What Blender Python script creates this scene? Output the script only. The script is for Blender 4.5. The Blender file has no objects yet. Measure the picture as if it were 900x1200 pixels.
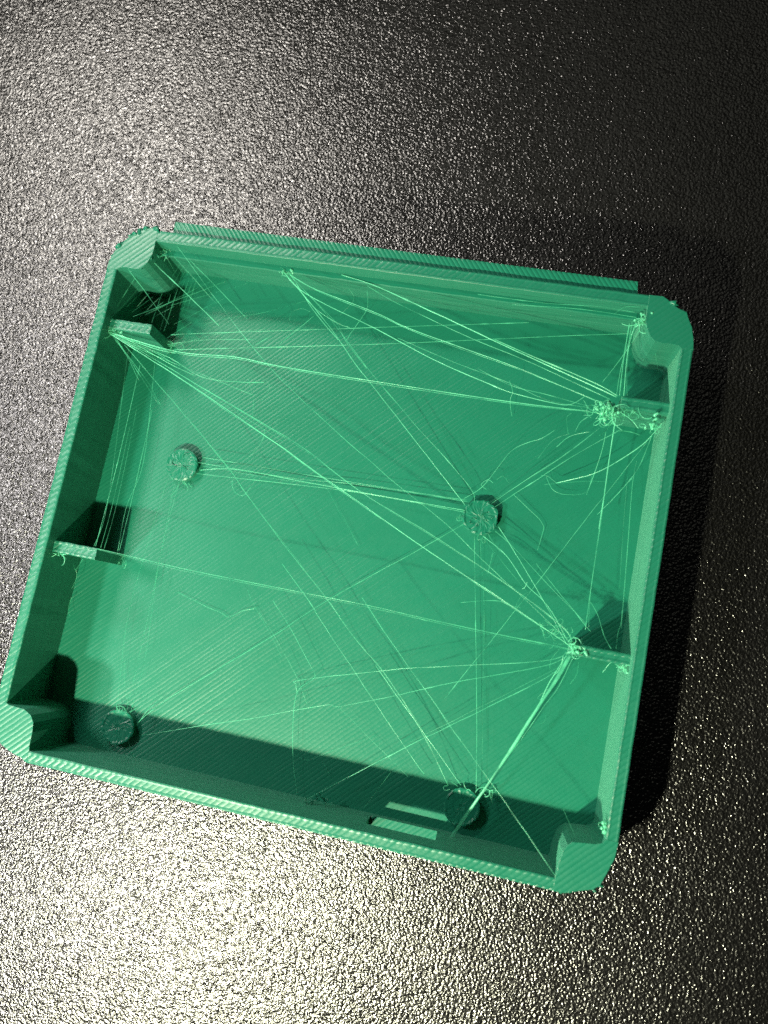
import bpy, bmesh, math, random
from mathutils import Vector, Matrix, noise

# ------------------------------------------------------------------ camera, world, lamps, exposure
# All sizes are written in millimetres and built in metres.
# Tray frame: x along the near wall, y towards the far wall, z = 0 on the tray floor.
MM = 0.001
OFF = Vector((-33.5, -30.9, 1.4))            # tray frame -> world (print bed at z = 0)
def W(x, y, z=0.0):
    return Vector((x + OFF.x, y + OFF.y, z + OFF.z)) * MM

sc = bpy.context.scene
col = sc.collection
rng = random.Random(7)

cam_d = bpy.data.cameras.new('camera')
cam = bpy.data.objects.new('camera', cam_d)
col.objects.link(cam)
R = ((0.9735945, 0.1938941, -0.1204945), (0.1744896, -0.9724032, -0.1548720), (-0.1471978, 0.1297575, -0.9805589))
rot = Matrix((R[0], [-v for v in R[1]], [-v for v in R[2]])).transposed().to_4x4()
cam.matrix_world = Matrix.Translation(W(50.652, 22.548, 92.217)) @ rot
cam_d.sensor_fit = 'VERTICAL'
cam_d.sensor_height = 24.0
cam_d.sensor_width = 18.0
cam_d.lens = 24.0 * 938.18 / 1200.0
cam_d.clip_start = 0.002
cam_d.clip_end = 10.0
cam_d.dof.use_dof = True
cam_d.dof.focus_distance = 0.0905
cam_d.dof.aperture_fstop = 17.0
sc.camera = cam

world = bpy.data.worlds.new('World')
sc.world = world
world.use_nodes = True
bg = world.node_tree.nodes['Background']
bg.inputs['Color'].default_value = (0.82, 0.95, 1.0, 1)
bg.inputs['Strength'].default_value = 0.004

def lamp(name, pos, aim, power, colour, size, size_y=None):
    d = bpy.data.lights.new(name, 'AREA')
    d.shape = 'DISK' if size_y is None else 'RECTANGLE'
    d.size = size * MM
    if size_y: d.size_y = size_y * MM
    d.energy = power
    d.color = colour
    o = bpy.data.objects.new(name, d)
    col.objects.link(o)
    p = W(*pos)
    o.matrix_world = Matrix.Translation(p) @ (W(*aim) - p).to_track_quat('-Z', 'Y').to_matrix().to_4x4()
    return o
lamp('lamp_near_left', (-37, -55.6, 95.6), (90, 110, 0), 0.145, (1.0, 0.97, 0.87), 9)
lamp('lamp_near', (11, -52.9, 95.6), (75, 115, 0), 0.275, (1.0, 0.985, 0.70), 5)
lamp('lamp_far_left', (-49, 113, 92), (-25, 70, 0), 0.105, (1.0, 0.94, 0.85), 28, 22)
lamp('lamp_left', (-60, 38, 92), (-10, 30, 0), 0.06, (1.0, 0.95, 0.93), 24, 12)
lamp('room_fill', (0, 420, 520), (30, 60, 0), 0.07, (1.0, 1.0, 0.84), 360, 300)  # added soft lamp, stands in for the dim room reflected in the bed

sc.view_settings.view_transform = 'Standard'
sc.view_settings.look = 'None'
sc.view_settings.exposure = 0.0
sc.view_settings.gamma = 1.0
sc.view_settings.use_curve_mapping = False
sc.cycles.max_bounces = 8
sc.cycles.transparent_max_bounces = 24
sc.cycles.sample_clamp_indirect = 6.0
sc.cycles.use_denoising = False

# ------------------------------------------------------------------ materials
def new_mat(name):
    m = bpy.data.materials.new(name)
    m.use_nodes = True
    nt = m.node_tree
    return m, nt, nt.nodes['Principled BSDF'], nt.nodes['Material Output']
def N(nt, kind, **kw):
    n = nt.nodes.new(kind)
    for k, v in kw.items(): setattr(n, k, v)
    return n
def math_n(nt, op, a, b=None, c=None, clamp=False):
    n = N(nt, 'ShaderNodeMath', operation=op, use_clamp=clamp)
    for i, v in enumerate((a, b, c)):
        if v is None: continue
        if isinstance(v, (int, float)): n.inputs[i].default_value = v
        else: nt.links.new(v, n.inputs[i])
    return n.outputs[0]
def mm_coords(nt):
    tc = N(nt, 'ShaderNodeTexCoord')
    vm = N(nt, 'ShaderNodeVectorMath', operation='SCALE')
    vm.inputs['Scale'].default_value = 1000.0
    nt.links.new(tc.outputs['Object'], vm.inputs[0])
    return vm.outputs[0]
def noise_n(nt, vec, scale, detail=2.0, rough=0.5):
    n = N(nt, 'ShaderNodeTexNoise')
    n.inputs['Scale'].default_value = scale
    n.inputs['Detail'].default_value = detail
    n.inputs['Roughness'].default_value = rough
    nt.links.new(vec, n.inputs['Vector'])
    return n.outputs['Fac']

GREEN = (0.008, 0.176, 0.102)
def plastic(name, line=0.44, tilt=0.26, rough=0.40, layer=0.2, layer_tilt=0.75, sheen=0.36):
    """Printed plastic: round diagonal beads on level faces, round layer lines on upright ones."""
    m, nt, bsdf, out = new_mat(name)
    L = nt.links.new
    co = mm_coords(nt)
    sep = N(nt, 'ShaderNodeSeparateXYZ'); L(co, sep.inputs[0])
    x, y, z = sep.outputs
    wob = noise_n(nt, co, 0.35, 2.0)
    d = math_n(nt, 'ADD', math_n(nt, 'SUBTRACT', x, y), math_n(nt, 'MULTIPLY', wob, 0.30))
    u = math_n(nt, 'DIVIDE', d, line * 1.41421)
    def bead_slope(u, amount, seed):
        fr = math_n(nt, 'SUBTRACT', math_n(nt, 'MULTIPLY', math_n(nt, 'FRACT', u), 2.0), 1.0)
        wn = N(nt, 'ShaderNodeTexWhiteNoise', noise_dimensions='1D')
        L(math_n(nt, 'ADD', math_n(nt, 'FLOOR', u), seed), wn.inputs['W'])
        k = math_n(nt, 'ADD', math_n(nt, 'MULTIPLY', wn.outputs['Value'], 0.7), 0.65)
        t = math_n(nt, 'MULTIPLY', math_n(nt, 'SUBTRACT', wn.outputs['Color'], 0.5), 0.18)
        return math_n(nt, 'MULTIPLY', math_n(nt, 'ADD', math_n(nt, 'MULTIPLY', fr, k), t), amount)
    flat = noise_n(nt, co, 0.055, 2.0)              # patches where the beads are squashed flat
    rng_n = N(nt, 'ShaderNodeMapRange'); L(flat, rng_n.inputs['Value'])
    rng_n.inputs['From Min'].default_value = 0.36; rng_n.inputs['From Max'].default_value = 0.62
    rng_n.inputs['To Min'].default_value = 0.35; rng_n.inputs['To Max'].default_value = 1.0
    s1 = math_n(nt, 'MULTIPLY', bead_slope(u, tilt, 3.0), rng_n.outputs[0])
    zw = math_n(nt, 'ADD', z, math_n(nt, 'MULTIPLY', noise_n(nt, co, 0.25, 1.0), 0.05))
    s2 = bead_slope(math_n(nt, 'DIVIDE', zw, layer), layer_tilt, 90.0)
    geo = N(nt, 'ShaderNodeNewGeometry')
    sn = N(nt, 'ShaderNodeSeparateXYZ'); L(geo.outputs['True Normal'], sn.inputs[0])
    up = math_n(nt, 'GREATER_THAN', math_n(nt, 'ABSOLUTE', sn.outputs[2]), 0.6)
    a1 = math_n(nt, 'MULTIPLY', math_n(nt, 'MULTIPLY', s1, up), 0.70711)
    a2 = math_n(nt, 'MULTIPLY', s2, math_n(nt, 'SUBTRACT', 1.0, up))
    cv = N(nt, 'ShaderNodeCombineXYZ')
    L(a1, cv.inputs[0]); L(math_n(nt, 'MULTIPLY', a1, -1.0), cv.inputs[1]); L(a2, cv.inputs[2])
    fine = math_n(nt, 'MULTIPLY', noise_n(nt, co, 2.6, 3.0), 0.016 * MM)
    bmp = N(nt, 'ShaderNodeBump'); L(fine, bmp.inputs['Height'])
    bmp.inputs['Strength'].default_value = 1.0; bmp.inputs['Distance'].default_value = 1.0
    ad = N(nt, 'ShaderNodeVectorMath', operation='ADD'); L(bmp.outputs[0], ad.inputs[0]); L(cv.outputs[0], ad.inputs[1])
    nm = N(nt, 'ShaderNodeVectorMath', operation='NORMALIZE'); L(ad.outputs[0], nm.inputs[0])
    L(nm.outputs[0], bsdf.inputs['Normal'])
    var = noise_n(nt, co, 0.12, 3.0)
    mix = N(nt, 'ShaderNodeMix', data_type='RGBA')
    mix.inputs['A'].default_value = (GREEN[0]*.85, GREEN[1]*.92, GREEN[2]*.90, 1)
    mix.inputs['B'].default_value = (GREEN[0]*1.2, GREEN[1]*1.07, GREEN[2]*1.10, 1)
    L(var, mix.inputs['Factor'])
    L(mix.outputs['Result'], bsdf.inputs['Base Color'])
    rv = math_n(nt, 'ADD', math_n(nt, 'MULTIPLY', noise_n(nt, co, 0.8, 2.0), 0.14), rough - 0.07)
    L(rv, bsdf.inputs['Roughness'])
    bsdf.inputs['Specular IOR Level'].default_value = sheen
    bsdf.inputs['Sheen Weight'].default_value = 0.30          # fine layer relief scatters light at grazing angles
    bsdf.inputs['Sheen Roughness'].default_value = 0.45
    bsdf.inputs['Sheen Tint'].default_value = (0.30, 0.95, 0.66, 1)
    return m
M_FLOOR = plastic('green_plastic_floor')
M_WALL = plastic('green_plastic_wall', line=0.5, tilt=0.35, layer_tilt=0.6, rough=0.40, sheen=0.6)
M_SILL = plastic('green_plastic_ridged', line=0.46, tilt=0.9, rough=0.45)
M_LUMP = plastic('green_plastic_lumpy', line=0.5, tilt=0.0, layer_tilt=0.0, rough=0.33)

def strand_mat(name, colour, rough, a0, a1):
    """Hair-thin clear plastic: opacity varies at random to imitate stretches that catch a glint."""
    m, nt, bsdf, out = new_mat(name)
    co = mm_coords(nt)
    bsdf.inputs['Base Color'].default_value = (*colour, 1)
    bsdf.inputs['Roughness'].default_value = rough
    bsdf.inputs['Specular IOR Level'].default_value = 0.8
    mr = N(nt, 'ShaderNodeMapRange')
    nt.links.new(noise_n(nt, co, 0.35, 3.0, 0.6), mr.inputs['Value'])
    mr.inputs['From Min'].default_value = 0.34; mr.inputs['From Max'].default_value = 0.66
    mr.inputs['To Min'].default_value = a0; mr.inputs['To Max'].default_value = a1
    nt.links.new(mr.outputs[0], bsdf.inputs['Alpha'])
    return m
M_STR = [strand_mat('thin_clear_strand', (0.10, 0.66, 0.36), 0.30, 0.03, 0.27),
         strand_mat('clear_strand', (0.13, 0.76, 0.43), 0.26, 0.08, 0.46),
         strand_mat('pale_strand', (0.18, 0.84, 0.50), 0.24, 0.24, 0.70)]

def bed_material():
    m, nt, bsdf, out = new_mat('textured_black_steel')
    L = nt.links.new
    co = mm_coords(nt)
    warp = N(nt, 'ShaderNodeTexNoise'); warp.inputs['Scale'].default_value = 1.6; L(co, warp.inputs['Vector'])
    wv = N(nt, 'ShaderNodeVectorMath', operation='MULTIPLY_ADD')
    L(warp.outputs['Color'], wv.inputs[0]); wv.inputs[1].default_value = (.45, .45, .45); L(co, wv.inputs[2])
    vor = N(nt, 'ShaderNodeTexVoronoi', feature='SMOOTH_F1'); vor.inputs['Scale'].default_value = 3.1
    vor.inputs['Smoothness'].default_value = 0.35; L(wv.outputs[0], vor.inputs['Vector'])
    n1 = noise_n(nt, co, 3.35, 1.5, 0.4)
    n2 = noise_n(nt, co, 6.0, 1.0)
    h = math_n(nt, 'ADD', math_n(nt, 'MULTIPLY', n1, 0.105), math_n(nt, 'MULTIPLY', n2, 0.022))
    h = math_n(nt, 'SUBTRACT', h, math_n(nt, 'MULTIPLY', vor.outputs['Distance'], 0.08))
    bmp = N(nt, 'ShaderNodeBump'); L(math_n(nt, 'MULTIPLY', h, MM), bmp.inputs['Height'])
    bmp.inputs['Strength'].default_value = 1.0; bmp.inputs['Distance'].default_value = 1.0
    L(bmp.outputs[0], bsdf.inputs['Normal'])
    bsdf.inputs['Base Color'].default_value = (0.004, 0.004, 0.0038, 1)
    rv = math_n(nt, 'ADD', math_n(nt, 'MULTIPLY', noise_n(nt, co, 0.06, 3.0), 0.10), 0.215)
    L(rv, bsdf.inputs['Roughness'])
    bsdf.inputs['IOR'].default_value = 2.15
    return m
M_BED = bed_material()

# ------------------------------------------------------------------ mesh helpers
def link(name, bm, mat, parent=None, smooth=False):
    bmesh.ops.recalc_face_normals(bm, faces=bm.faces[:])
    me = bpy.data.meshes.new(name)
    bm.to_mesh(me); bm.free()
    if smooth:
        for p in me.polygons: p.use_smooth = True
    me.materials.append(mat)
    o = bpy.data.objects.new(name, me)
    col.objects.link(o)
    if parent is not None: o.parent = parent
    return o

def prism(bm, poly, z0, z1, bevel=0.12, wob=0.0, dome=0.0):
    """Closed upright prism with a softened top edge; poly counter-clockwise in mm."""
    n = len(poly)
    c = Vector((sum(p[0] for p in poly) / n, sum(p[1] for p in poly) / n))
    def ring(z, inset):
        r = []
        for i, p in enumerate(poly):
            a = Vector(poly[i - 1]); b = Vector(p); d = Vector(poly[(i + 1) % n])
            t = ((b - a).normalized() + (d - b).normalized())
            t = t.normalized() if t.length > 1e-6 else (d - b).normalized()
            q = b + Vector((-t.y, t.x)) * inset
            r.append(bm.verts.new(W(q.x, q.y, z)))
        return r
    rs = [ring(z0, 0), ring(z1 - bevel, 0), ring(z1 - bevel * .3, bevel * .3), ring(z1, bevel)]
    for a, b in zip(rs, rs[1:]):
        for i in range(n):
            bm.faces.new((a[i], a[(i + 1) % n], b[(i + 1) % n], b[i]))
    bm.faces.new(rs[-1])
    bm.faces.new(list(reversed(rs[0])))

def bead_wall(bm, p0, p1, inward, t, z0, z1, step=1.1, bead=0.42, wob=0.025, caps=True, seed=0, groove=0.03):
    """A printed wall: upright sides, two rounded perimeter beads and a slightly lower infill line on top."""
    r = random.Random(seed)
    p0 = Vector(p0); p1 = Vector(p1); inw = Vector(inward)
    n = max(1, int((p1 - p0).length / step))
    g = min(groove, .4)
    prof = [(0, z0), (0, z1 - .16), (.05, z1 - .05), (bead * .45, z1), (bead * .85, z1 - .03), (bead, z1 - g),
            (t - bead, z1 - g), (t - bead * .85, z1 - .03), (t - bead * .45, z1), (t - .05, z1 - .05), (t, z1 - .16), (t, z0)]
    rows = []
    for i in range(n + 1):
        b = p0.lerp(p1, i / n)
        k = 0 if i in (0, n) else 1
        du, dz = r.uniform(-wob, wob) * k, r.uniform(-wob, wob) * k
        rows.append([bm.verts.new(W(*(b + inw * (u + (du if 0 < j < 11 else 0))), z + (dz if 0 < j < 11 else 0))) for j, (u, z) in enumerate(prof)])
    for a, b in zip(rows, rows[1:]):
        for j in range(len(prof) - 1):
            bm.faces.new((a[j], a[j + 1], b[j + 1], b[j]))
    if caps:
        bm.faces.new(rows[0]); bm.faces.new(list(reversed(rows[-1])))

def box(bm, x0, x1, y0, y1, z0, z1):
    v = [bm.verts.new(W(x, y, z)) for z in (z0, z1) for x, y in ((x0, y0), (x1, y0), (x1, y1), (x0, y1))]
    for f in ((3, 2, 1, 0), (4, 5, 6, 7), (0, 1, 5, 4), (1, 2, 6, 5), (2, 3, 7, 6), (3, 0, 4, 7)):
        bm.faces.new([v[i] for i in f])

def smooth_path(pts, sub=6):
    if len(pts) < 3: return pts
    out = []
    for i in range(len(pts) - 1):
        p0 = pts[max(0, i - 1)]; p1 = pts[i]; p2 = pts[i + 1]; p3 = pts[min(len(pts) - 1, i + 2)]
        for k in range(sub):
            t = k / sub
            out.append(.5 * ((2 * p1) + (p2 - p0) * t + (2 * p0 - 5 * p1 + 4 * p2 - p3) * t * t + (3 * p1 - p0 - 3 * p2 + p3) * t ** 3))
    out.append(pts[-1])
    return out

def tube(bm, pts, rad, sides=5, flat=1.0, taper=True):
    """pts in tray millimetres; round strand, or a ribbon when flat < 1."""
    rings = []
    up = Vector((0, 0, 1))
    n = len(pts)
    for i, p in enumerate(pts):
        t = (pts[min(n - 1, i + 1)] - pts[max(0, i - 1)])
        t = t.normalized() if t.length > 1e-9 else Vector((1, 0, 0))
        a = t.cross(up); a = a.normalized() if a.length > 1e-4 else Vector((1, 0, 0))
        b = a.cross(t)
        rr = rad(i / max(1, n - 1)) if callable(rad) else rad
        rings.append([bm.verts.new(W(*(p + a * rr * math.cos(2 * math.pi * k / sides) + b * rr * flat * math.sin(2 * math.pi * k / sides)))) for k in range(sides)])
    for a, b in zip(rings, rings[1:]):
        for k in range(sides):
            bm.faces.new((a[k], a[(k + 1) % sides], b[(k + 1) % sides], b[k]))
    bm.faces.new(list(reversed(rings[0]))); bm.faces.new(rings[-1])

# ------------------------------------------------------------------ the print bed
bm = bmesh.new()
h = 160.0
v = []
for z in (-3.0, -1.4):
    v.append([bm.verts.new(W(33.5 + sx * h, 45 + sy * h, z)) for sx, sy in ((-1, -1), (1, -1), (1, 1), (-1, 1))])
bm.faces.new(v[1]); bm.faces.new(list(reversed(v[0])))
for i in range(4): bm.faces.new((v[0][i], v[0][(i + 1) % 4], v[1][(i + 1) % 4], v[1][i]))
bed = link('print_bed', bm, M_BED)
bed['kind'] = 'structure'
bed['label'] = 'black textured metal print bed with glittering grain under the tray'

# ------------------------------------------------------------------ the tray
tray = bpy.data.objects.new('printed_tray', None)
col.objects.link(tray)
tray.empty_display_size = 0.01
tray['label'] = 'green 3D printed open tray full of fine plastic strings'
tray['category'] = 'tray'

WX, DY, H = 67.0, 61.85, 8.24
T = 1.28
TT = 1.35

TL = [(0, 56.4), (.05, 57.2), (.32, 58.2), (.88, 59.4), (1.68, 60.45), (2.85, 61.42), (3.6, 61.8), (4.3, 62.05), (4.9, 61.9), (5.2, DY),
      (5.2, DY - TT), (5.22, 59.3), (5.1, 58.5), (4.85, 57.75), (4.4, 57.1), (3.9, 56.8), (3.3, 56.72), (2.3, 56.78), (1.7, 56.68), (T, 56.4)]
def mirror(poly, fx, fy):
    q = [((WX - x) if fx else x, (DY - y) if fy else y) for x, y in poly]
    return q if fx == fy else q[::-1]
TR = [(61.66, DY - TT), (61.66, DY), (63.1, 61.9), (63.6, 61.6), (64.3, 61.05), (65.0, 60.72), (65.75, 60.45), (66.05, 59.75), (66.5, 58.9), (66.85, 57.6), (WX, 56.4),
      (WX - T, 56.4), (65.4, 56.66), (64.6, 56.72), (63.7, 56.66), (63.0, 56.78), (62.45, 57.2), (62.0, 58.0), (61.72, 58.8)]
TR = TR[::-1]
BR = mirror([(0, 56.0), (.12, 57.5), (.5, 58.7), (1.1, 60.3), (1.7, 60.85), (2.9, 61.25), (4.3, 61.8), (5.4, DY), (5.4, DY - TT), (5.3, 60.0), (5.28, 59.2), (5.05, 58.0), (4.7, 57.3),
             (4.3, 56.95), (3.0, 56.75), (2.1, 56.65), (1.5, 56.4), (T, 56.0)], True, True)
BL = mirror([(0, 56.3), (.05, 57.6), (.4, 58.9), (1.1, 60.0), (1.9, 60.6), (2.7, 60.95), (3.6, 61.25), (4.5, 61.45), (5.2, 61.85),
             (5.2, DY - TT), (5.1, 60.0), (5.05, 58.6), (4.9, 57.6), (4.4, 56.9), (3.5, 56.45), (2.2, 56.38), (1.6, 56.35), (T, 56.2)], False, True)

# floor slab follows the outer outline
outline = []
def hull_side(poly, keep): return [p for p in poly if keep(p)]
fl = [(5.2, 0), (61.6, 0)] + [(65.4, 1.0), (66.5, 3.15), (WX, 5.85)] + [(WX, 56.4), (66.5, 58.9), (65.7, 60.3), (64.3, 61.0), (63.1, DY)] + [(61.66, DY), (5.2, DY)] + [(2.85, 61.42), (.88, 59.4), (0, 56.4)] + [(0, 5.55), (.4, 2.95), (1.9, 1.25), (4.5, .4)]
def area2(p): return sum(p[i-1][0]*p[i][1]-p[i][0]*p[i-1][1] for i in range(len(p)))
def ccw(p): return p if area2(p) > 0 else p[::-1]
bm = bmesh.new()
fl = ccw(fl)
top = [bm.verts.new(W(x, y, 0)) for x, y in fl]; bot = [bm.verts.new(W(x, y, -1.4)) for x, y in fl]
bm.faces.new(top); bm.faces.new(bot[::-1])
for i in range(len(fl)): bm.faces.new((bot[i], bot[(i+1) % len(fl)], top[(i+1) % len(fl)], top[i]))
link('floor', bm, M_FLOOR, tray)

for poly in (TL, TR, BR, BL):
    bm = bmesh.new()
    prism(bm, ccw(poly), 0, H - .005, bevel=.04)
    link('corner_post', bm, M_WALL, tray)

# side walls butt against the posts
bm = bmesh.new(); bead_wall(bm, (0, 56.4), (0, 5.55), (1, 0), T, 0, H, seed=1); link('side_wall', bm, M_WALL, tray)
bm = bmesh.new(); bead_wall(bm, (WX, 5.85), (WX, 56.4), (-1, 0), T, 0, H, seed=2); link('side_wall', bm, M_WALL, tray)
bm = bmesh.new(); bead_wall(bm, (61.66, DY), (5.2, DY), (0, -1), TT, 0, H, seed=3); link('side_wall', bm, M_WALL, tray)
# near wall has a small socket opening
OX0, OX1, OZ0, OZ1 = 42.1, 49.55, 1.5, 4.95
bm = bmesh.new()
bead_wall(bm, (5.2, 0), (61.6, 0), (0, 1), T, OZ1, H, seed=4)
box(bm, 5.2, OX0, 0, T, 0, OZ1)
box(bm, OX1, 61.6, 0, T, 0, OZ1)
box(bm, OX0, OX1, 0, T, 0, OZ0)
link('side_wall', bm, M_WALL, tray)['label'] = 'near wall with a small socket opening'
# lip round the opening, inside the tray
bm = bmesh.new()
box(bm, OX0 + .01, OX1 - .01, .04, T + .10, OZ0 - .22, OZ0 + .03)
link('opening_sill', bm, M_SILL, tray)

# snap ridge along the inside of the far wall
bm = bmesh.new()
yw = DY - TT
prof = [(yw + .01, 6.12), (yw - .35, 6.16), (yw - .66, 6.13), (yw - .76, 6.02), (yw - .70, 5.85), (yw + .01, 5.2)]
rows = []
for i in range(57):
    x = 5.22 + (61.64 - 5.22) * i / 56
    k = rng.uniform(-.03, .03)
    rows.append([bm.verts.new(W(x, y + k * (0 < j < 5), z + k * .6 * (0 < j < 5))) for j, (y, z) in enumerate(prof)])
for a, b in zip(rows, rows[1:]):
    for j in range(5): bm.faces.new((a[j], a[j+1], b[j+1], b[j]))
bm.faces.new(rows[0]); bm.faces.new(rows[-1][::-1])
link('snap_ridge', bm, M_LUMP, tray)

# hinge strip outside the far wall, its top a row of slanting beads
bm = bmesh.new()
X0, X1, Y0, Y1, ZT = 6.75, 60.3, DY, 63.4, 7.75
nx, ny = 700, 6
SH = .8
grid = []
for i in range(nx + 1):
    row = []
    for j in range(ny + 1):
        vv = j / ny
        y = Y0 + (Y1 - Y0) * vv
        q = X0 - SH * (Y1 - Y0) + (X1 - X0 + 2 * SH * (Y1 - Y0)) * i / nx      # columns run along the beads
        x = min(max(q + SH * (Y1 - y) , X0), X1 + .2 * (1 - vv))
        ph = q / .56 + .12 * math.sin(q * .31)
        wv = abs(math.sin(math.pi * ph)) ** .7
        z = ZT + .045 * wv - .045 - (.04 if j == ny else 0)
        yy = y + (.04 * (wv - .5) if j == ny else 0)
        row.append(bm.verts.new(W(x, yy, z)))
    grid.append(row)
for i in range(nx):
    for j in range(ny):
        q4 = (grid[i][j], grid[i+1][j], grid[i+1][j+1], grid[i][j+1])
        try: bm.faces.new(q4)
        except ValueError: pass
lowb = [bm.verts.new(W(v.co.x/MM - OFF.x, v.co.y/MM - OFF.y, 5.6)) for v in (r[ny] for r in grid)]
lowa = [bm.verts.new(W(v.co.x/MM - OFF.x, DY, 3.6)) for v in (r[0] for r in grid)]
for i in range(nx):
    bm.faces.new((grid[i][ny], grid[i+1][ny], lowb[i+1], lowb[i]))
    bm.faces.new((lowb[i], lowb[i+1], lowa[i+1], lowa[i]))
bm.faces.new([*grid[0], lowb[0], lowa[0]]); bm.faces.new([*grid[-1], lowb[-1], lowa[-1]][::-1])
link('hinge_strip', bm, M_LUMP, tray)

# four ribs that carry the board
for i, (x0, x1, y0, y1) in enumerate(((T, 6.5, 22.68, 24.02), (T, 6.45, 49.62, 50.88), (60.75, WX - T, 49.5, 50.8), (60.1, WX - T, 22.7, 23.9))):
    bm = bmesh.new()
    bead_wall(bm, (x0, y0), (x1, y0), (0, 1), y1 - y0, 0, 6.8, step=.5, wob=.03, seed=20 + i, groove=.06)
    link('support_rib', bm, M_WALL, tray)

# pegs
def peg(x, y, rad, hgt, seed, rough):
    r = random.Random(seed)
    bm = bmesh.new()
    n = 48
    def ring(f, z, jit, zj):
        return [bm.verts.new(W(x + rad * f * (1 + r.uniform(-jit, jit)) * math.cos(2*math.pi*k/n), y + rad * f * (1 + r.uniform(-jit, jit)) * math.sin(2*math.pi*k/n), z + r.uniform(-zj, zj))) for k in range(n)]
    rs = [ring(1, 0, .0, 0), ring(1, hgt - .15, .02, .02), ring(1.03, hgt + .02, .03 * rough, .04 * rough), ring(.94, hgt + .08, .02 * rough, .05 * rough),
          ring(.84, hgt + .03, .02 * rough, .035 * rough), ring(.6, hgt + .04, .03 * rough, .03 * rough), ring(.42, hgt + .02, .03 * rough, .03 * rough), ring(.2, hgt + .04, .04 * rough, .02 * rough)]
    for a, b in zip(rs, rs[1:]):
        for k in range(n): bm.faces.new((a[k], a[(k+1) % n], b[(k+1) % n], b[k]))
    c = bm.verts.new(W(x, y, hgt - .05))
    for k in range(n): bm.faces.new((rs[-1][k], rs[-1][(k+1) % n], c))
    bm.faces.new(rs[0][::-1])
    o = link('peg', bm, M_LUMP, tray)
    return o
peg(11.5, 35.95, 1.92, .95, 31, 1.0)
peg(48.0, 36.0, 1.97, .95, 32, 1.3)
peg(11.2, 4.33, 1.92, .9, 33, .8)
peg(51.66, 4.28, 1.92, .9, 34, .8)

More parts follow.
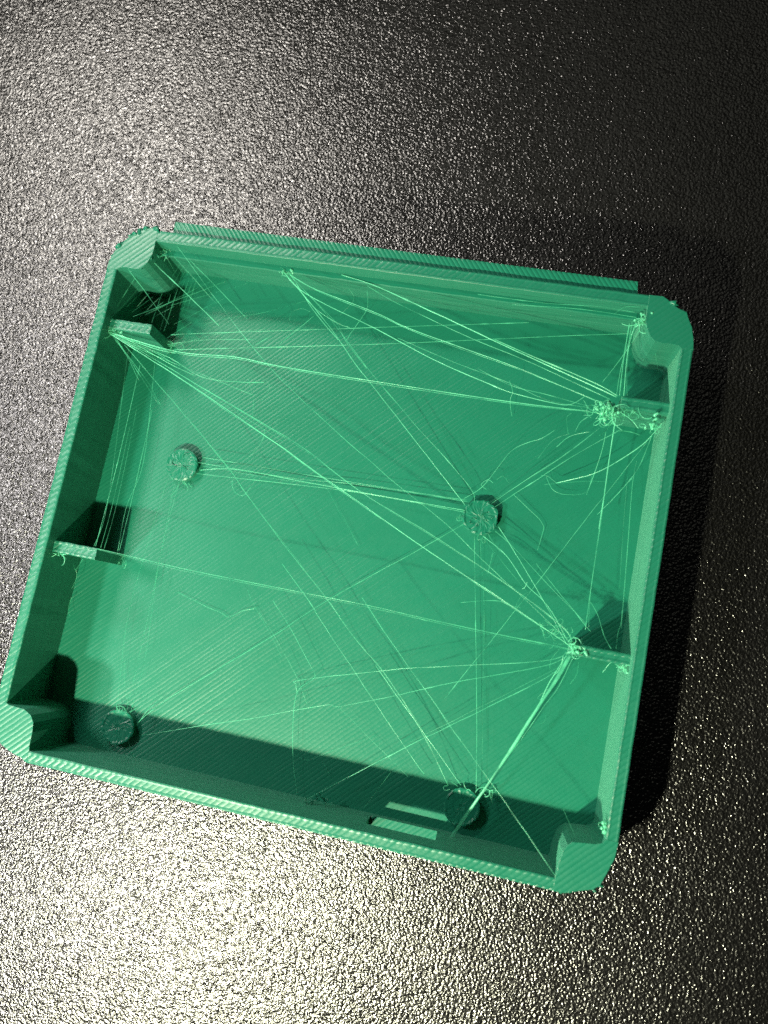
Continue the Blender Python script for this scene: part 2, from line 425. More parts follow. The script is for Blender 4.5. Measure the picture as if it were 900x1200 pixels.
# ------------------------------------------------------------------ strings of plastic left by the nozzle
STRANDS = [
(0.055,2,[(5.03,58.31,7.0),(13.65,52.67,4.5)]),
(0.045,1,[(6.95,59.64,6.4),(12.05,55.91,3.0)]),
(0.04,1,[(8.92,59.58,6.4),(16.69,54.19,4.0)]),
(0.04,1,[(7.26,60.81,7.6),(21.56,47.97,7.33),(35.94,38.66,7.07),(44.43,33.89,6.91),(50.2,30.03,6.79),(59.54,23.98,6.6)]),
(0.045,1,[(8.91,50.5,5.2),(10.63,50.97,5.18),(34.31,55.45,4.95),(49.56,58.3,4.8)]),
(0.05,1,[(8.93,48.75,5.0),(22.0,51.04,5.36),(34.83,53.26,5.72),(49.86,56.07,6.17),(60.49,57.94,6.5)]),
(0.06,2,[(1.48,49.17,6.8),(10.26,48.07,6.81),(17.28,48.52,6.83),(23.31,48.21,6.84),(35.96,48.17,6.86),(49.3,48.23,6.88),(57.7,48.52,6.9)]),
(0.048,1,[(1.53,49.1,6.8),(10.61,47.89,6.81),(17.41,48.31,6.83),(23.64,48.04,6.84),(36.07,47.97,6.86),(49.6,48.06,6.88),(57.74,48.46,6.9)]),
(0.045,2,[(1.48,49.17,6.8),(4.78,48.48,6.03),(8.9,47.65,5.07),(12.87,46.26,4.12),(17.37,46.67,3.1),(19.96,47.27,2.5)]),
(0.04,1,[(1.48,49.17,6.8),(4.89,48.06,6.04),(19.14,45.38,3.0)]),
(0.06,2,[(1.27,49.14,6.8),(10.13,45.55,6.8),(17.11,42.54,6.8),(22.78,40.04,6.8),(32.26,35.65,6.8),(43.17,30.67,6.8),(52.89,26.52,6.8),(57.31,24.6,6.8),(59.59,23.55,6.8)]),
(0.048,1,[(1.32,49.07,6.8),(10.47,45.37,6.8),(17.23,42.34,6.8),(23.11,39.88,6.8),(32.37,35.46,6.8),(43.46,30.52,6.8),(52.99,26.34,6.8),(57.59,24.46,6.8),(59.62,23.48,6.8)]),
(0.05,1,[(1.72,49.1,6.8),(16.93,43.33,6.8),(26.67,39.7,6.8),(34.99,35.55,6.8),(42.8,32.57,6.8),(51.78,28.77,6.8),(58.6,25.3,6.8),(59.76,23.58,6.8)]),
(0.04,0,[(1.77,49.03,6.8),(17.26,43.16,6.8),(26.78,39.5,6.8),(35.3,35.4,6.8),(42.91,32.38,6.8),(52.06,28.62,6.8),(58.69,25.13,6.8),(59.85,23.53,6.8)]),
(0.035,0,[(2.03,49.15,6.8),(9.23,46.38,6.4),(16.91,43.07,5.96),(24.7,39.89,5.5)]),
(0.035,1,[(2.45,48.61,6.7),(8.53,42.05,4.5)]),
(0.045,1,[(3.59,48.01,6.5),(17.42,37.11,5.2),(21.44,33.44,4.79),(27.83,27.73,4.12),(33.04,23.39,3.58),(36.42,20.11,3.2),(40.51,16.94,2.78),(45.46,11.93,2.2),(49.8,6.35,1.6)]),
(0.036,0,[(3.64,47.94,6.5),(17.75,36.94,5.18),(21.56,33.24,4.77),(28.15,27.57,4.1),(33.15,23.2,3.57),(36.73,19.96,3.18),(40.61,16.75,2.77),(45.76,11.79,2.18),(49.83,6.29,1.6)]),
(0.04,1,[(6.14,45.83,6.6),(6.35,33.85,6.71),(6.26,24.22,6.8)]),
(0.04,1,[(7.12,41.62,3.0),(7.67,32.86,3.74),(8.05,24.31,4.5)]),
(0.035,0,[(4.27,47.23,6.6),(6.35,29.41,6.75),(6.06,24.18,6.8)]),
(0.035,1,[(6.09,47.89,3.2),(7.94,35.21,3.72),(7.34,29.45,3.97),(7.72,24.18,4.2)]),
(0.035,0,[(6.9,24.14,6.8),(6.88,29.35,6.51),(6.41,38.55,6.0)]),
(0.03,0,[(7.33,24.12,6.8),(7.35,29.63,6.53),(6.73,40.68,6.0)]),
(0.05,2,[(20.37,59.86,6.2),(24.59,56.43,5.49),(27.5,53.9,4.98),(31.1,50.31,4.31),(32.65,48.98,4.04),(39.34,43.02,2.83),(45.01,37.94,1.8),(46.07,36.96,1.6)]),
(0.045,1,[(21.15,59.65,6.2),(26.37,55.7,5.34),(32.18,50.48,4.3),(33.38,49.4,4.08),(38.08,45.56,3.26),(45.95,39.3,1.89),(47.05,37.54,1.6)]),
(0.06,2,[(20.5,59.77,6.2),(23.72,57.43,6.27),(32.7,54.4,6.46),(39.7,51.85,6.61),(46.57,49.89,6.76),(49.12,49.29,6.82),(53.26,48.86,6.91),(55.45,48.91,6.96),(56.9,50.09,7.0)]),
(0.045,2,[(20.72,59.7,6.2),(24.48,56.58,5.11),(27.53,55.21,4.37),(29.17,54.97,4.0)]),
(0.04,1,[(20.9,59.83,6.2),(23.97,57.55,5.63),(27.68,54.99,4.96),(29.02,53.22,4.63),(32.16,50.38,4.0)]),
(0.055,2,[(21.4,59.47,6.2),(25.03,58.05,6.27),(32.31,56.33,6.4),(36.34,55.04,6.47),(43.05,53.57,6.6),(50.54,51.9,6.74),(58.23,49.76,6.9)]),
(0.044,1,[(21.44,59.4,6.2),(25.37,57.86,6.27),(32.42,56.11,6.4),(36.66,54.86,6.48),(43.15,53.37,6.6),(50.84,51.72,6.75),(58.27,49.69,6.9)]),
(0.08,2,[(27.41,60.32,6.2),(31.97,59.44,6.29),(39.7,56.98,6.45),(50.25,53.65,6.68),(57.05,51.53,6.83),(60.1,50.54,6.9)]),
(0.05,1,[(30.56,59.58,5.8),(34.97,57.74,5.95),(43.55,55.0,6.23),(50.34,53.15,6.47),(59.54,50.2,6.8)]),
(0.045,1,[(35.34,53.85,6.0),(42.18,51.95,6.27),(48.55,50.47,6.52),(52.86,49.15,6.7),(57.64,48.9,6.9)]),
(0.09,1,[(46.22,55.06,6.6),(52.16,53.34,6.72),(57.94,51.66,6.85),(60.26,50.67,6.9)]),
(0.05,1,[(44.97,51.4,6.8),(48.98,50.05,6.83),(52.76,49.67,6.86),(57.44,49.06,6.9)]),
(0.05,2,[(21.11,59.86,6.2),(22.87,57.97,5.75),(25.35,55.42,5.13),(28.19,53.14,4.5)]),
(0.03,0,[(27.85,59.93,3.5),(28.51,59.38,3.0),(28.48,58.68,2.6),(27.01,57.19,1.5)]),
(0.035,1,[(30.25,59.82,4.0),(30.51,58.74,3.63),(30.41,57.41,3.19),(28.57,54.17,2.0)]),
(0.03,0,[(21.14,55.46,2.0),(21.27,56.51,2.15),(22.49,57.05,2.34),(23.67,56.72,2.5)]),
(0.04,1,[(20.95,52.09,3.0),(24.62,55.79,4.0)]),
(0.04,1,[(15.86,49.15,4.5),(17.94,50.47,4.65),(19.96,52.0,4.8)]),
(0.035,0,[(14.77,49.73,4.2),(17.56,50.76,4.3),(20.19,52.4,4.4)]),
(0.035,1,[(2.8,56.29,6.5),(0.99,52.12,6.0)]),
(0.04,1,[(2.23,57.0,8.0),(7.65,51.79,5.0)]),
(0.04,1,[(6.64,57.13,3.0),(6.22,51.51,3.0)]),
(0.03,0,[(6.21,56.06,3.5),(5.69,51.43,3.0)]),
(0.035,1,[(5.36,55.83,4.0),(6.26,51.18,6.5)]),
(0.035,1,[(3.78,51.56,6.5),(12.03,59.26,2.0)]),
(0.03,0,[(4.93,52.16,6.0),(10.31,58.78,2.5)]),
(0.03,0,[(6.8,54.49,4.0),(14.68,59.64,1.5)]),
(0.035,1,[(7.85,50.09,5.0),(9.4,53.09,3.0)]),
(0.03,0,[(7.79,52.22,4.0),(12.32,57.05,2.0)]),
(0.028,0,[(2.83,55.58,5.2),(1.18,52.15,5.5)]),
(0.028,0,[(2.86,55.51,4.2),(0.94,52.04,4.9)]),
(0.028,0,[(2.91,55.43,3.2),(1.57,52.05,4.3)]),
(0.028,0,[(4.32,55.2,5.2),(1.34,51.93,3.7)]),
(0.028,0,[(4.37,55.13,4.2),(2.97,52.41,5.5)]),
(0.028,0,[(4.43,55.05,3.2),(2.74,52.3,4.9)]),
(0.028,0,[(5.8,54.82,5.2),(3.38,52.32,4.3)]),
(0.028,0,[(5.86,54.75,4.2),(3.16,52.2,3.7)]),
(0.028,0,[(5.93,54.66,3.2),(4.75,52.67,5.5)]),
(0.028,0,[(7.27,54.45,5.2),(4.54,52.56,4.9)]),
(0.028,0,[(7.35,54.37,4.2),(5.18,52.58,4.3)]),
(0.026,0,[(7.28,59.61,5.0),(4.58,58.44,1.5)]),
(0.026,0,[(7.68,59.34,5.0),(5.11,57.72,1.5)]),
(0.026,0,[(8.09,59.06,5.0),(5.64,56.99,1.5)]),
(0.026,0,[(8.5,58.79,5.0),(6.17,56.28,1.5)]),
(0.026,0,[(8.9,58.51,5.0),(6.7,55.56,1.5)]),
(0.026,0,[(9.31,58.24,5.0),(7.22,54.84,1.5)]),
(0.026,0,[(9.71,57.97,5.0),(7.74,54.13,1.5)]),
(0.045,1,[(13.49,36.56,1.0),(25.12,36.65,1.03),(32.54,37.22,1.06),(41.48,37.45,1.08),(46.26,37.48,1.1)]),
(0.055,2,[(13.92,35.67,1.0),(16.81,36.38,1.01),(19.56,36.64,1.02),(25.14,36.55,1.03),(34.14,36.46,1.06),(41.67,36.46,1.09),(46.16,36.45,1.1)]),
(0.045,1,[(13.59,35.19,1.0),(25.27,35.95,1.03),(34.16,36.36,1.06),(46.09,36.24,1.1)]),
(0.04,1,[(14.21,37.19,1.6),(25.14,37.26,1.67),(32.63,37.31,1.71),(41.53,37.43,1.77),(46.17,37.54,1.8)]),
(0.035,0,[(14.25,36.13,1.6),(24.24,36.22,1.37),(31.43,36.68,1.2)]),
(0.06,2,[(48.69,33.85,1.6),(51.71,31.93,2.73),(54.19,29.24,3.92),(56.83,27.27,5.05),(59.6,23.55,6.7)]),
(0.05,2,[(50.2,35.21,1.6),(53.26,31.6,3.15),(56.43,27.56,4.93),(59.23,23.65,6.7)]),
(0.04,1,[(49.91,34.66,1.6),(52.08,33.24,2.02),(56.91,29.44,3.04),(61.27,26.15,4.0)]),
(0.05,1,[(49.23,34.14,1.6),(50.44,32.76,1.84),(51.5,32.16,2.0)]),
(0.035,0,[(48.67,33.96,1.5),(49.65,32.82,1.77),(51.48,31.16,2.22),(54.56,28.43,3.0)]),
(0.035,1,[(54.89,31.63,4.0),(57.23,29.4,4.7),(61.48,25.44,6.0)]),
(0.05,1,[(48.99,37.68,1.6),(52.6,40.96,3.37),(56.24,44.11,5.19),(58.9,46.86,6.7)]),
(0.045,1,[(49.43,37.36,1.6),(56.71,43.71,4.78),(61.03,47.03,6.7)]),
(0.035,0,[(48.6,37.65,1.4),(54.28,42.62,2.52),(56.53,44.88,3.0)]),
(0.045,1,[(45.84,37.7,1.7),(47.56,39.09,2.35),(48.9,41.35,3.15),(50.21,43.58,3.94),(51.72,44.59,4.5),(53.1,45.19,4.97),(54.37,46.24,5.5)]),
(0.04,1,[(48.14,39.15,1.5),(47.47,39.59,1.73),(48.13,40.26,2.0),(48.77,39.93,2.2)]),
(0.035,0,[(49.07,40.54,1.4),(49.76,41.02,1.64),(50.47,40.29,1.9)]),
(0.05,1,[(59.68,46.67,6.5),(59.69,44.56,4.95),(59.27,41.12,2.5),(59.16,40.41,2.0)]),
(0.08,2,[(60.44,48.43,6.8),(60.61,43.78,5.7),(60.82,39.82,4.77),(60.9,36.53,4.0)]),
(0.05,1,[(60.71,42.04,5.0),(60.82,38.23,5.22),(60.86,30.76,5.67),(60.94,25.51,6.0)]),
(0.04,0,[(60.93,37.49,4.0),(60.9,33.63,4.64),(60.99,28.97,5.44),(61.24,25.84,6.0)]),
(0.065,2,[(65.23,48.43,6.9),(63.98,46.44,5.74),(61.98,44.5,4.39),(59.35,42.62,2.89),(55.75,41.35,1.2)]),
(0.04,1,[(54.51,42.02,0.8),(54.93,41.28,0.8),(55.53,40.58,0.8),(56.55,40.26,0.8),(57.88,40.4,0.8)]),
(0.04,1,[(55.75,41.35,1.2),(54.69,42.0,1.02),(53.93,42.0,0.9)]),
(0.035,0,[(57.88,40.4,0.8),(58.94,40.74,1.03),(59.39,41.39,1.19),(59.49,42.94,1.5)]),
(0.045,1,[(64.04,46.26,6.5),(60.59,39.7,5.21),(58.97,36.66,4.62),(56.0,30.75,3.5),(53.49,26.06,2.62),(51.96,23.02,2.06),(50.53,20.45,1.58),(47.65,15.06,0.6)]),
(0.045,1,[(64.45,47.08,6.5),(63.83,43.75,4.88),(62.6,41.3,3.59),(60.7,38.43,2.0)]),
(0.04,1,[(63.52,44.44,5.0),(63.47,41.53,5.23),(63.86,35.36,5.74),(64.4,26.36,6.5)]),
(0.03,0,[(63.11,42.86,3.0),(63.39,37.0,3.92),(63.85,30.46,5.0)]),
(0.05,1,[(54.89,44.51,5.0),(55.63,45.4,5.45),(56.43,45.92,5.82),(58.09,46.4,6.5)]),
(0.045,1,[(56.53,46.27,6.0),(56.87,47.28,6.41),(57.62,47.96,6.8)]),
(0.03,0,[(53.14,43.08,4.0),(54.4,45.17,5.14),(56.03,46.0,6.0)]),
(0.03,0,[(56.0,46.32,4.0),(55.43,47.81,5.41),(55.84,48.29,6.0)]),
(0.06,2,[(60.69,49.01,6.9),(62.1,48.39,6.56),(62.98,47.65,6.3)]),
(0.04,1,[(60.84,47.22,5.5),(62.3,47.44,5.22),(63.45,47.3,5.0)]),
(0.05,1,[(61.03,49.04,7.0),(61.73,49.28,6.89),(62.32,49.02,6.8)]),
(0.035,1,[(48.52,51.84,3.0),(49.09,50.93,2.27),(49.0,49.9,1.55),(49.5,48.42,0.5)]),
(0.03,0,[(54.51,41.09,0.4),(59.34,42.33,0.4),(62.73,42.73,0.4)]),
(0.08,1,[(60.15,58.64,7.8),(60.19,54.74,7.36),(60.44,50.69,6.9)]),
(0.06,2,[(60.83,58.94,7.8),(60.48,55.72,7.44),(60.87,50.76,6.9)]),
(0.045,1,[(60.39,58.87,7.8),(60.41,56.63,7.56),(60.08,53.79,7.26),(60.11,50.45,6.9)]),
(0.04,1,[(61.32,58.04,7.8),(60.28,55.62,6.58),(58.61,52.57,5.0)]),
(0.03,0,[(63.55,56.34,6.0),(64.71,55.2,3.0)]),
(0.04,0,[(61.23,50.82,6.9),(60.7,53.89,7.26),(60.36,58.48,7.8)]),
(0.045,1,[(58.4,59.27,8.0),(59.33,60.15,8.09),(60.9,60.33,8.2)]),
(0.045,1,[(43.5,59.57,7.6),(51.04,59.58,7.77),(56.49,59.92,7.9),(60.48,59.78,8.0)]),
(0.04,1,[(47.38,59.36,6.6),(54.8,59.75,7.04),(60.82,59.49,7.4)]),
(0.055,1,[(6.53,23.97,6.8),(10.1,23.85,6.8),(17.52,23.59,6.8),(27.45,23.57,6.8),(38.19,23.58,6.8),(42.7,23.44,6.8),(51.85,23.25,6.8),(57.18,23.24,6.8),(59.64,23.2,6.8)]),
(0.044,0,[(6.57,23.9,6.8),(10.44,23.7,6.8),(17.64,23.4,6.8),(27.77,23.42,6.8),(38.29,23.4,6.8),(42.99,23.3,6.8),(51.95,23.07,6.8),(57.46,23.1,6.8),(59.68,23.14,6.8)]),
(0.05,1,[(59.36,22.88,6.7),(57.5,21.61,6.24),(47.66,18.91,4.21),(43.47,17.85,3.39),(40.51,16.94,2.82),(31.32,13.93,1.1),(30.91,13.35,0.98),(31.17,12.42,0.8)]),
(0.045,1,[(59.58,22.74,6.5),(57.59,21.09,6.22),(49.21,17.72,5.25),(42.32,14.61,4.46),(36.78,12.3,3.86),(35.62,12.23,3.74),(32.11,10.91,3.37),(27.63,9.07,2.91),(21.86,6.94,2.33),(14.47,4.13,1.6)]),
(0.05,1,[(59.18,21.95,6.5),(57.8,19.89,6.06),(47.34,11.59,3.78),(46.1,10.66,3.52),(34.83,1.48,1.2)]),
(0.03,0,[(59.01,21.16,5.0),(51.5,15.09,2.61),(44.79,9.74,0.6)]),
(0.045,1,[(26.49,22.1,2.0),(29.07,19.45,1.82),(32.24,15.78,1.58),(32.91,14.95,1.52),(32.75,14.24,1.48),(31.25,12.19,1.36),(32.1,6.12,1.04),(33.51,1.67,0.8)]),
(0.035,0,[(25.15,20.45,1.8),(28.47,16.97,1.31),(30.84,14.11,0.94),(32.57,11.34,0.6)]),
(0.035,0,[(36.15,11.93,1.0),(40.9,8.95,1.0),(45.32,6.18,1.0)]),
(0.045,1,[(27.08,26.42,4.0),(31.44,22.4,3.5),(32.46,21.25,3.37),(38.03,15.67,2.7),(44.64,9.13,1.89),(47.04,6.93,1.6)]),
(0.02,0,[(28.62,37.39,0.4),(34.7,30.21,0.4),(31.89,33.8,0.4)]),
(0.05,1,[(37.23,24.34,6.5),(38.92,22.62,6.61),(41.48,20.19,6.79),(49.69,12.51,7.35),(56.55,6.27,7.85),(61.63,1.4,8.25)]),
(0.045,1,[(13.39,5.2,1.0),(16.38,8.58,1.01),(27.1,18.17,1.04),(32.54,23.41,1.06),(42.57,31.69,1.09),(46.6,35.13,1.1)]),
(0.04,1,[(13.89,5.56,1.6),(14.36,6.79,1.19),(15.49,8.75,0.5)]),
(0.035,0,[(13.69,5.13,1.6),(14.91,9.01,0.3)]),
(0.035,0,[(11.46,33.63,1.6),(11.92,20.73,1.6),(12.07,13.68,1.6),(12.13,6.26,1.6)]),
(0.03,0,[(11.96,33.83,1.6),(11.81,23.78,1.6),(12.81,12.83,1.6),(12.63,6.37,1.6)]),
(0.03,0,[(10.4,33.79,1.5),(9.83,25.49,1.53),(9.54,17.21,1.56),(10.47,9.37,1.59),(10.94,5.91,1.6)]),
(0.045,1,[(47.73,33.75,1.0),(49.07,26.9,1.02),(50.51,19.48,1.05),(51.91,12.25,1.08),(52.87,6.4,1.1)]),
(0.035,0,[(48.32,33.78,1.6),(50.01,27.06,1.49),(51.41,18.73,1.35),(52.93,9.72,1.2)]),
(0.045,2,[(39.62,17.31,2.5),(45.46,11.92,2.1),(51.15,6.67,1.7)]),
(0.03,0,[(43.6,6.7,2.0),(41.22,1.88,2.0)]),
(0.03,0,[(32.26,5.7,0.5),(33.82,5.46,0.5),(35.95,6.69,0.5),(40.89,9.64,0.5)]),
(0.035,0,[(61.62,7.37,6.0),(65.46,1.57,8.25)]),
(0.2,1,[(59.76,22.6,6.6),(58.75,19.54,5.94),(57.53,16.59,5.29),(55.32,11.02,4.09),(51.86,2.91,2.37),(50.86,0.71,1.9)]),
(0.06,2,[(59.42,22.54,6.6),(58.25,19.43,5.85),(57.4,16.37,5.14),(55.41,11.56,4.0)]),
(0.05,1,[(60.12,22.59,6.6),(59.2,19.09,5.69),(58.06,16.68,5.02),(56.45,12.85,4.0)]),
(0.05,2,[(59.09,22.47,6.6),(59.01,21.02,6.17),(58.37,19.81,5.75),(57.78,17.33,5.0)]),
(0.05,1,[(56.45,12.85,4.0),(53.13,6.04,2.77),(51.27,0.98,1.9)]),
(0.03,0,[(58.69,23.09,6.0),(58.08,21.87,5.14),(58.14,20.78,4.47),(58.79,20.35,4.0)]),
(0.03,0,[(60.79,22.09,6.0),(60.99,20.82,4.51),(60.64,19.59,3.0)]),
(0.03,0,[(58.58,18.86,4.0),(57.93,18.15,3.55),(57.52,17.5,3.19),(57.91,17.38,3.0)]),
(0.03,0,[(58.88,15.76,1.0),(58.82,15.01,1.0),(58.32,14.72,1.0)]),
(0.04,1,[(14.38,20.86,0.3),(16.69,20.28,0.34),(18.99,19.7,0.39),(19.65,19.63,0.4),(20.34,19.46,0.42),(21.04,19.19,0.43),(21.63,19.41,0.44),(22.72,20.22,0.47),(24.17,20.81,0.5)]),
(0.03,0,[(22.47,23.22,0.5),(24.01,21.08,0.53),(26.52,18.36,0.57),(28.5,15.98,0.6)]),
(0.04,1,[(21.06,41.74,2.0),(21.06,40.87,1.69),(20.65,39.83,1.32),(19.32,38.07,0.6)]),
(0.035,1,[(18.08,35.27,0.8),(18.42,34.27,0.8),(19.1,33.65,0.8),(19.95,33.7,0.8),(20.55,34.85,0.8)]),
(0.03,0,[(19.76,36.68,1.0),(20.52,36.09,0.94),(20.83,35.1,0.87),(20.25,34.27,0.8)]),
(0.04,1,[(51.28,39.27,0.6),(53.27,37.92,0.57),(54.59,37.05,0.55),(55.2,36.27,0.54),(55.22,35.58,0.53),(55.0,33.46,0.5)]),
(0.05,1,[(61.49,28.68,2.0),(62.25,27.47,3.22),(63.02,25.3,5.21),(63.71,24.1,6.5)]),
(0.04,1,[(64.84,28.46,2.5),(64.75,27.02,3.81),(64.39,25.84,4.92),(64.21,24.2,6.5)]),
(0.045,1,[(50.04,31.74,1.5),(50.16,32.17,1.39),(50.02,30.8,1.04),(50.0,29.83,0.8)]),
(0.06,2,[(54.38,29.55,2.8),(54.22,28.96,2.54),(53.98,28.73,2.4)]),
(0.04,1,[(47.73,25.84,5.8),(51.25,26.7,6.03),(52.92,26.47,6.13),(54.0,26.49,6.2)]),
(0.04,1,[(53.52,26.44,5.0),(53.88,27.65,4.43),(54.52,28.36,4.0)]),
(0.03,0,[(9.98,11.62,0.4),(10.77,9.39,0.88),(12.03,7.11,1.4)]),
(0.045,1,[(13.06,3.23,1.5),(13.5,2.08,0.89),(13.84,0.9,0.3)]),
(0.04,1,[(4.17,22.53,5.0),(3.14,21.56,3.61),(2.42,21.08,2.85),(1.59,21.62,2.0)]),
(0.03,1,[(1.91,21.26,2.0),(2.16,20.31,1.6),(1.57,18.78,1.0)]),
(0.035,1,[(1.84,17.79,1.0),(1.73,16.53,1.0),(2.2,15.59,1.0)]),
(0.035,0,[(35.61,5.47,0.5),(36.32,4.85,0.38),(36.61,4.34,0.3)]),
(0.05,2,[(63.39,21.54,5.5),(63.86,22.53,5.99),(64.45,22.84,6.3)]),
(0.05,2,[(65.01,22.94,6.0),(65.66,22.02,6.0),(65.75,22.57,6.0),(64.58,22.33,6.0)]),
(0.03,0,[(17.51,47.92,2.0),(17.97,46.82,1.61),(18.56,45.54,1.15),(18.75,43.19,0.4)]),
(0.03,0,[(19.95,47.65,2.0),(20.47,46.78,1.62),(19.54,45.31,1.0)]),
(0.03,0,[(11.38,52.96,3.5),(14.19,54.4,3.12),(18.07,55.84,2.63),(22.78,58.34,2.0)]),
(0.04,1,[(8.05,49.26,5.0),(12.39,50.64,4.79),(18.47,51.67,4.5)]),
(0.035,0,[(8.83,49.16,5.0),(13.15,51.53,4.47),(19.17,53.34,3.8)]),
(0.05,2,[(3.96,48.63,6.7),(8.76,46.99,5.38),(12.05,46.21,4.5)]),
(0.05,2,[(1.95,49.03,6.8),(7.12,48.21,6.28),(9.82,48.09,6.0)]),
(0.06,1,[(1.87,48.99,6.6),(4.68,48.3,6.18),(7.43,47.81,5.78),(9.21,47.12,5.5)]),
(0.04,1,[(1.92,49.04,6.5),(4.0,46.66,5.71),(5.66,44.4,5.0)]),
(0.035,1,[(1.71,49.01,6.5),(3.46,47.37,5.88),(6.51,44.6,4.81),(8.5,42.19,4.0)]),
]
for rad, tone, pts in STRANDS:
    P = smooth_path([Vector(p) for p in pts])
    if len(P) == 2:
        P = [P[0].lerp(P[1], k / 10) for k in range(11)]
    R_ = [P[0]]                                  # even steps of about 0.6 mm
    for a, b in zip(P, P[1:]):
        m = max(1, int((b - a).length / .6))
        R_ += [a.lerp(b, k / m) for k in range(1, m + 1)]
    P = R_
    # a strand is never quite straight or evenly thick
    L = (P[-1] - P[0]).length
    a = rng.uniform(-1, 1) * .004 * L; ph = rng.uniform(0, 6)
    n = len(P)
    Q = []
    for i, p in enumerate(P):
        t = i / (n - 1)
        w = math.sin(math.pi * t)
        Q.append(p + Vector((0, 0, -abs(a) * w)) + Vector((noise.noise(Vector((p.x * .5, ph, 0))), noise.noise(Vector((p.y * .5, ph, 9))), 0)) * .07 * min(1, w * 3))
    bm = bmesh.new()
    if rad > .15:
        tube(bm, Q, lambda t: rad * (1 - .25 * t) * (1 + .15 * math.sin(17 * t)), 6, flat=.35)
    else:
        k1 = rng.uniform(5, 14)
        blobs = [(rng.random(), rng.uniform(.5, 1.5), rng.uniform(.15, .3)) for _ in range(int(L / 9) + (1 if rng.random() < .4 else 0))]
        def radius(t):
            r = rad * .8 * (.8 + .3 * math.sin(k1 * t + ph) ** 2)
            for c, a, w in blobs: r *= 1 + a * math.exp(-((t - c) * L / w) ** 2)
            return r
        tube(bm, Q, radius, 5)
    link('plastic_strand', bm, M_STR[tone], tray, smooth=True)

def tangle(centre, size, count, rad, seed, tone=2, turns=1.0, length=1.0):
    """Loose loops and free ends of thread caught on a corner."""
    r = random.Random(seed)
    bm = bmesh.new()
    c = Vector(centre); s = Vector(size)
    for _ in range(count):
        p = c + Vector((r.gauss(0, .45) * s.x, r.gauss(0, .45) * s.y, r.gauss(0, .4) * s.z))
        d = Vector((r.gauss(0, 1), r.gauss(0, 1), r.gauss(0, .35))).normalized()
        ax = Vector((r.gauss(0, .5), r.gauss(0, .5), r.gauss(0, 1))).normalized()
        m = int(r.randint(7, 22) * length)
        cv = r.choice((-1, 1)) * r.uniform(.05, .42) * turns
        free = r.random() < .35
        pts = []
        for k in range(m):
            pts.append(p.copy())
            d = (Matrix.Rotation(cv + r.uniform(-.12, .12), 3, ax) @ d).normalized()
            p = p + d * .17
            e = p - c
            if not free and (e.x / s.x) ** 2 + (e.y / s.y) ** 2 + (e.z / s.z) ** 2 > 1:
                d = (d - e.normalized() * .5).normalized()
            p.z = max(p.z, .12)
        th = r.uniform(.6, 1.5)
        tube(bm, pts, lambda t: rad * th * (1.05 - .5 * t), 5)
    o = link('fuzz_tangle', bm, M_STR[tone] if tone < 3 else M_LUMP, tray, smooth=True)
    o['kind'] = 'stuff'
    return o
tangle((59.35, 48.75, 6.9), (1.5, 1.3, .5), 12, .055, 1)
tangle((59.6, 48.6, 6.3), (1.6, 1.3, .8), 22, .08, 2, 1)
tangle((64.3, 48.2, 6.9), (1.0, .9, .5), 7, .05, 3, 1)
tangle((62.0, 49.0, 6.6), (1.0, .4, .4), 4, .05, 4, 1)
tangle((61.5, 58.9, 8.1), (.8, .9, .3), 9, .055, 5)
tangle((60.2, 23.2, 6.75), (.9, .8, .35), 10, .05, 6)
tangle((57.9, 24.8, 5.6), (1.6, 1.3, .6), 26, .03, 7, 1, 1.8, .6)
tangle((65.2, 22.4, 6.6), (.7, .3, .4), 10, .05, 8, length=.6)
tangle((65.55, 6.6, 7.8), (.3, .9, .25), 7, .05, 9, 1, length=.5)
tangle((1.9, 49.5, 6.6), (.6, .4, .5), 12, .05, 10, length=.7)
tangle((2.2, 22.5, 6.5), (.8, .25, .3), 9, .05, 11, length=.6)
tangle((6.9, 50.3, 1.2), (.5, .7, .8), 10, .04, 12, 1)
tangle((21.0, 59.8, 6.0), (.7, .3, .4), 6, .05, 13, 1, length=.6)
tangle((51.8, 6.2, .8), (1.4, .3, .4), 6, .045, 15, 1, length=.5)
tangle((54.2, 6.6, .7), (.8, .35, .4), 9, .05, 16, length=.6)
tangle((45.9, 35.6, .7), (.35, .7, .3), 5, .045, 17, 1, length=.5)
tangle((48.6, 33.8, .9), (1.0, .35, .3), 6, .045, 18, 1, length=.5)
tangle((6.1, 59.9, 6.6), (.5, .6, .7), 9, .035, 19, 1)
tangle((36.2, 1.75, 2.2), (1.6, .25, .4), 12, .07, 20, 3, length=.6)
tangle((12.0, 33.9, .6), (1.1, .4, .4), 8, .04, 21, 1, length=.6)
tangle((11.0, 6.2, .9), (1.2, .2, .15), 6, .045, 22, 1, length=.5)
tangle((6.8, 23.2, .8), (.3, .6, .5), 6, .035, 23, 1)
tangle((47.9, 36.1, 1.0), (1.5, 1.5, .04), 9, .05, 24, 3, length=.5)
tangle((11.5, 36.0, 1.0), (1.5, 1.5, .04), 6, .05, 25, 3, length=.5)

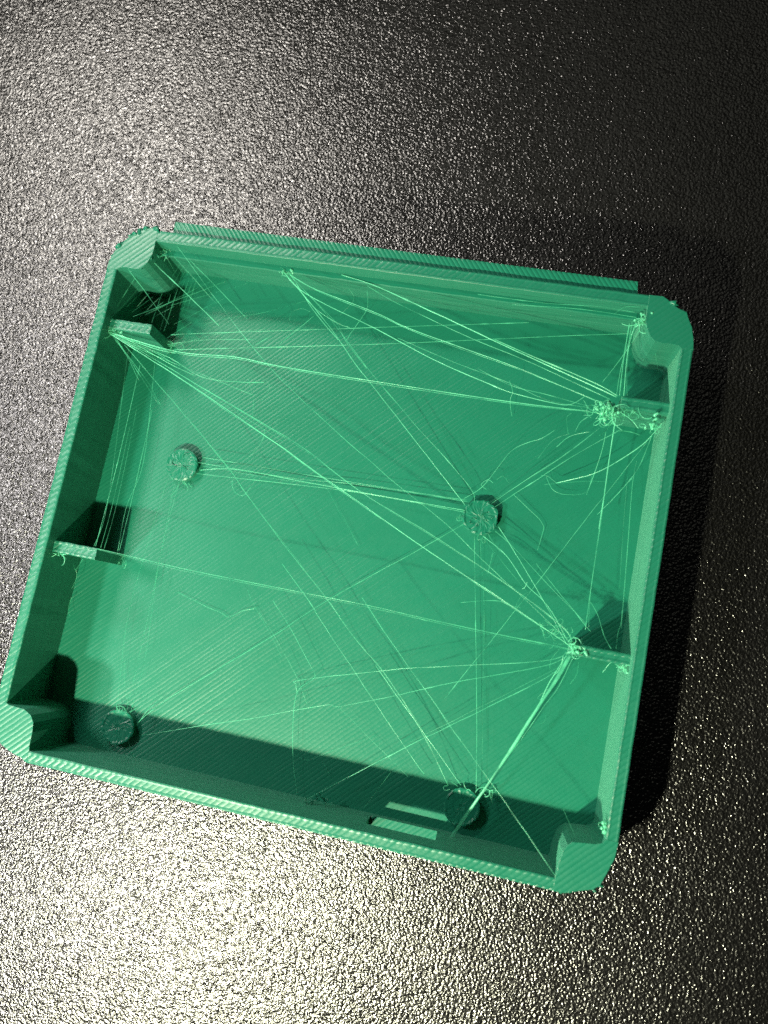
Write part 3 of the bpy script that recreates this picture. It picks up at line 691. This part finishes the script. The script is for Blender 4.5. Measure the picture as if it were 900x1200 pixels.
def lump(points, seed, rad, tone=1):
    """Threads melted together into a knot."""
    r = random.Random(seed)
    bm = bmesh.new()
    for p in points:
        a = Vector(p)
        d = Vector((r.uniform(-1, 1), r.uniform(-1, 1), r.uniform(-.3, .3)))
        b = a + d * rad * 2.2
        c = a + Vector((r.uniform(-1, 1), r.uniform(-1, 1), r.uniform(-.4, .4))) * rad * 1.6
        tube(bm, smooth_path([b, a, c], 5), lambda t: rad * (.45 + .75 * math.sin(math.pi * (.08 + .84 * t))), 7)
    o = link('melted_knot', bm, M_LUMP if tone == 3 else M_STR[tone], tray, smooth=True)
    o['kind'] = 'stuff'
def around(c, s, n, seed):
    r = random.Random(seed)
    return [(c[0] + r.gauss(0, s[0]), c[1] + r.gauss(0, s[1]), c[2] + r.gauss(0, s[2])) for _ in range(n)]
lump(around((59.5, 48.8, 6.6), (.7, .6, .2), 11, 51), 61, .17, 2)
lump(around((59.9, 49.4, 6.5), (.5, .4, .2), 7, 52), 62, .2, 3)
lump(around((64.4, 48.4, 6.7), (.45, .4, .2), 8, 53), 63, .15, 2)
lump(around((60.3, 23.2, 6.75), (.3, .3, .1), 8, 54), 64, .15, 2)
lump(around((61.5, 59.2, 8.1), (.35, .5, .1), 8, 55), 65, .13, 2)
lump(around((2.0, 49.5, 6.6), (.35, .15, .15), 6, 56), 66, .12, 2)
lump(around((20.9, 59.9, 6.0), (.5, .15, .15), 7, 57), 67, .14, 2)
lump(around((65.6, 6.6, 8.0), (.15, .6, .1), 7, 58), 68, .13, 2)

# over-extruded crumbs on the outer corners
def crumbs(pts, seed, rad):
    r = random.Random(seed)
    bm = bmesh.new()
    for p in pts:
        q = [Vector(p) + Vector((r.uniform(-.3, .3), r.uniform(-.3, .3), r.uniform(-.2, .2))) for _ in range(3)]
        tube(bm, q, rad * r.uniform(.7, 1.2), 6)
    o = link('crumb_edge', bm, M_LUMP, tray, smooth=True)
    o['kind'] = 'stuff'
r_ = random.Random(77)
def edge_pts(poly, z, n):
    out = []
    for _ in range(n):
        k = r_.randrange(len(poly) - 1); u = r_.random()
        a, b = poly[k], poly[k + 1]
        out.append((a[0] + (b[0] - a[0]) * u, a[1] + (b[1] - a[1]) * u, z + r_.uniform(-.9, .05)))
    return out
crumbs(edge_pts(TL[2:10], 8.0, 26), 41, .34)
crumbs(edge_pts(TL[2:10], 8.15, 16), 45, .24)
crumbs([(65.0, 61.0, 6.2), (65.6, 60.8, 5.9), (65.9, 60.5, 6.4), (65.2, 61.2, 5.6), (65.5, 60.9, 6.1), (65.3, 61.05, 5.8)], 42, .3)
crumbs(edge_pts([(62.9, DY), (63.6, 61.6), (64.3, 61.05), (65.0, 60.72), (65.75, 60.45), (66.05, 59.75), (66.5, 58.9)], 8.0, 16), 46, .26)
crumbs(edge_pts([(62.0, .05), (64.1, .75), (65.4, 1.05), (65.9, 1.6), (66.5, 3.2)], 8.1, 9), 43, .14)
crumbs(edge_pts([(5.3, 59.5), (5.2, 58.9), (4.85, 57.75), (3.9, 56.8), (2.3, 56.78)], 8.1, 5), 47, .1)
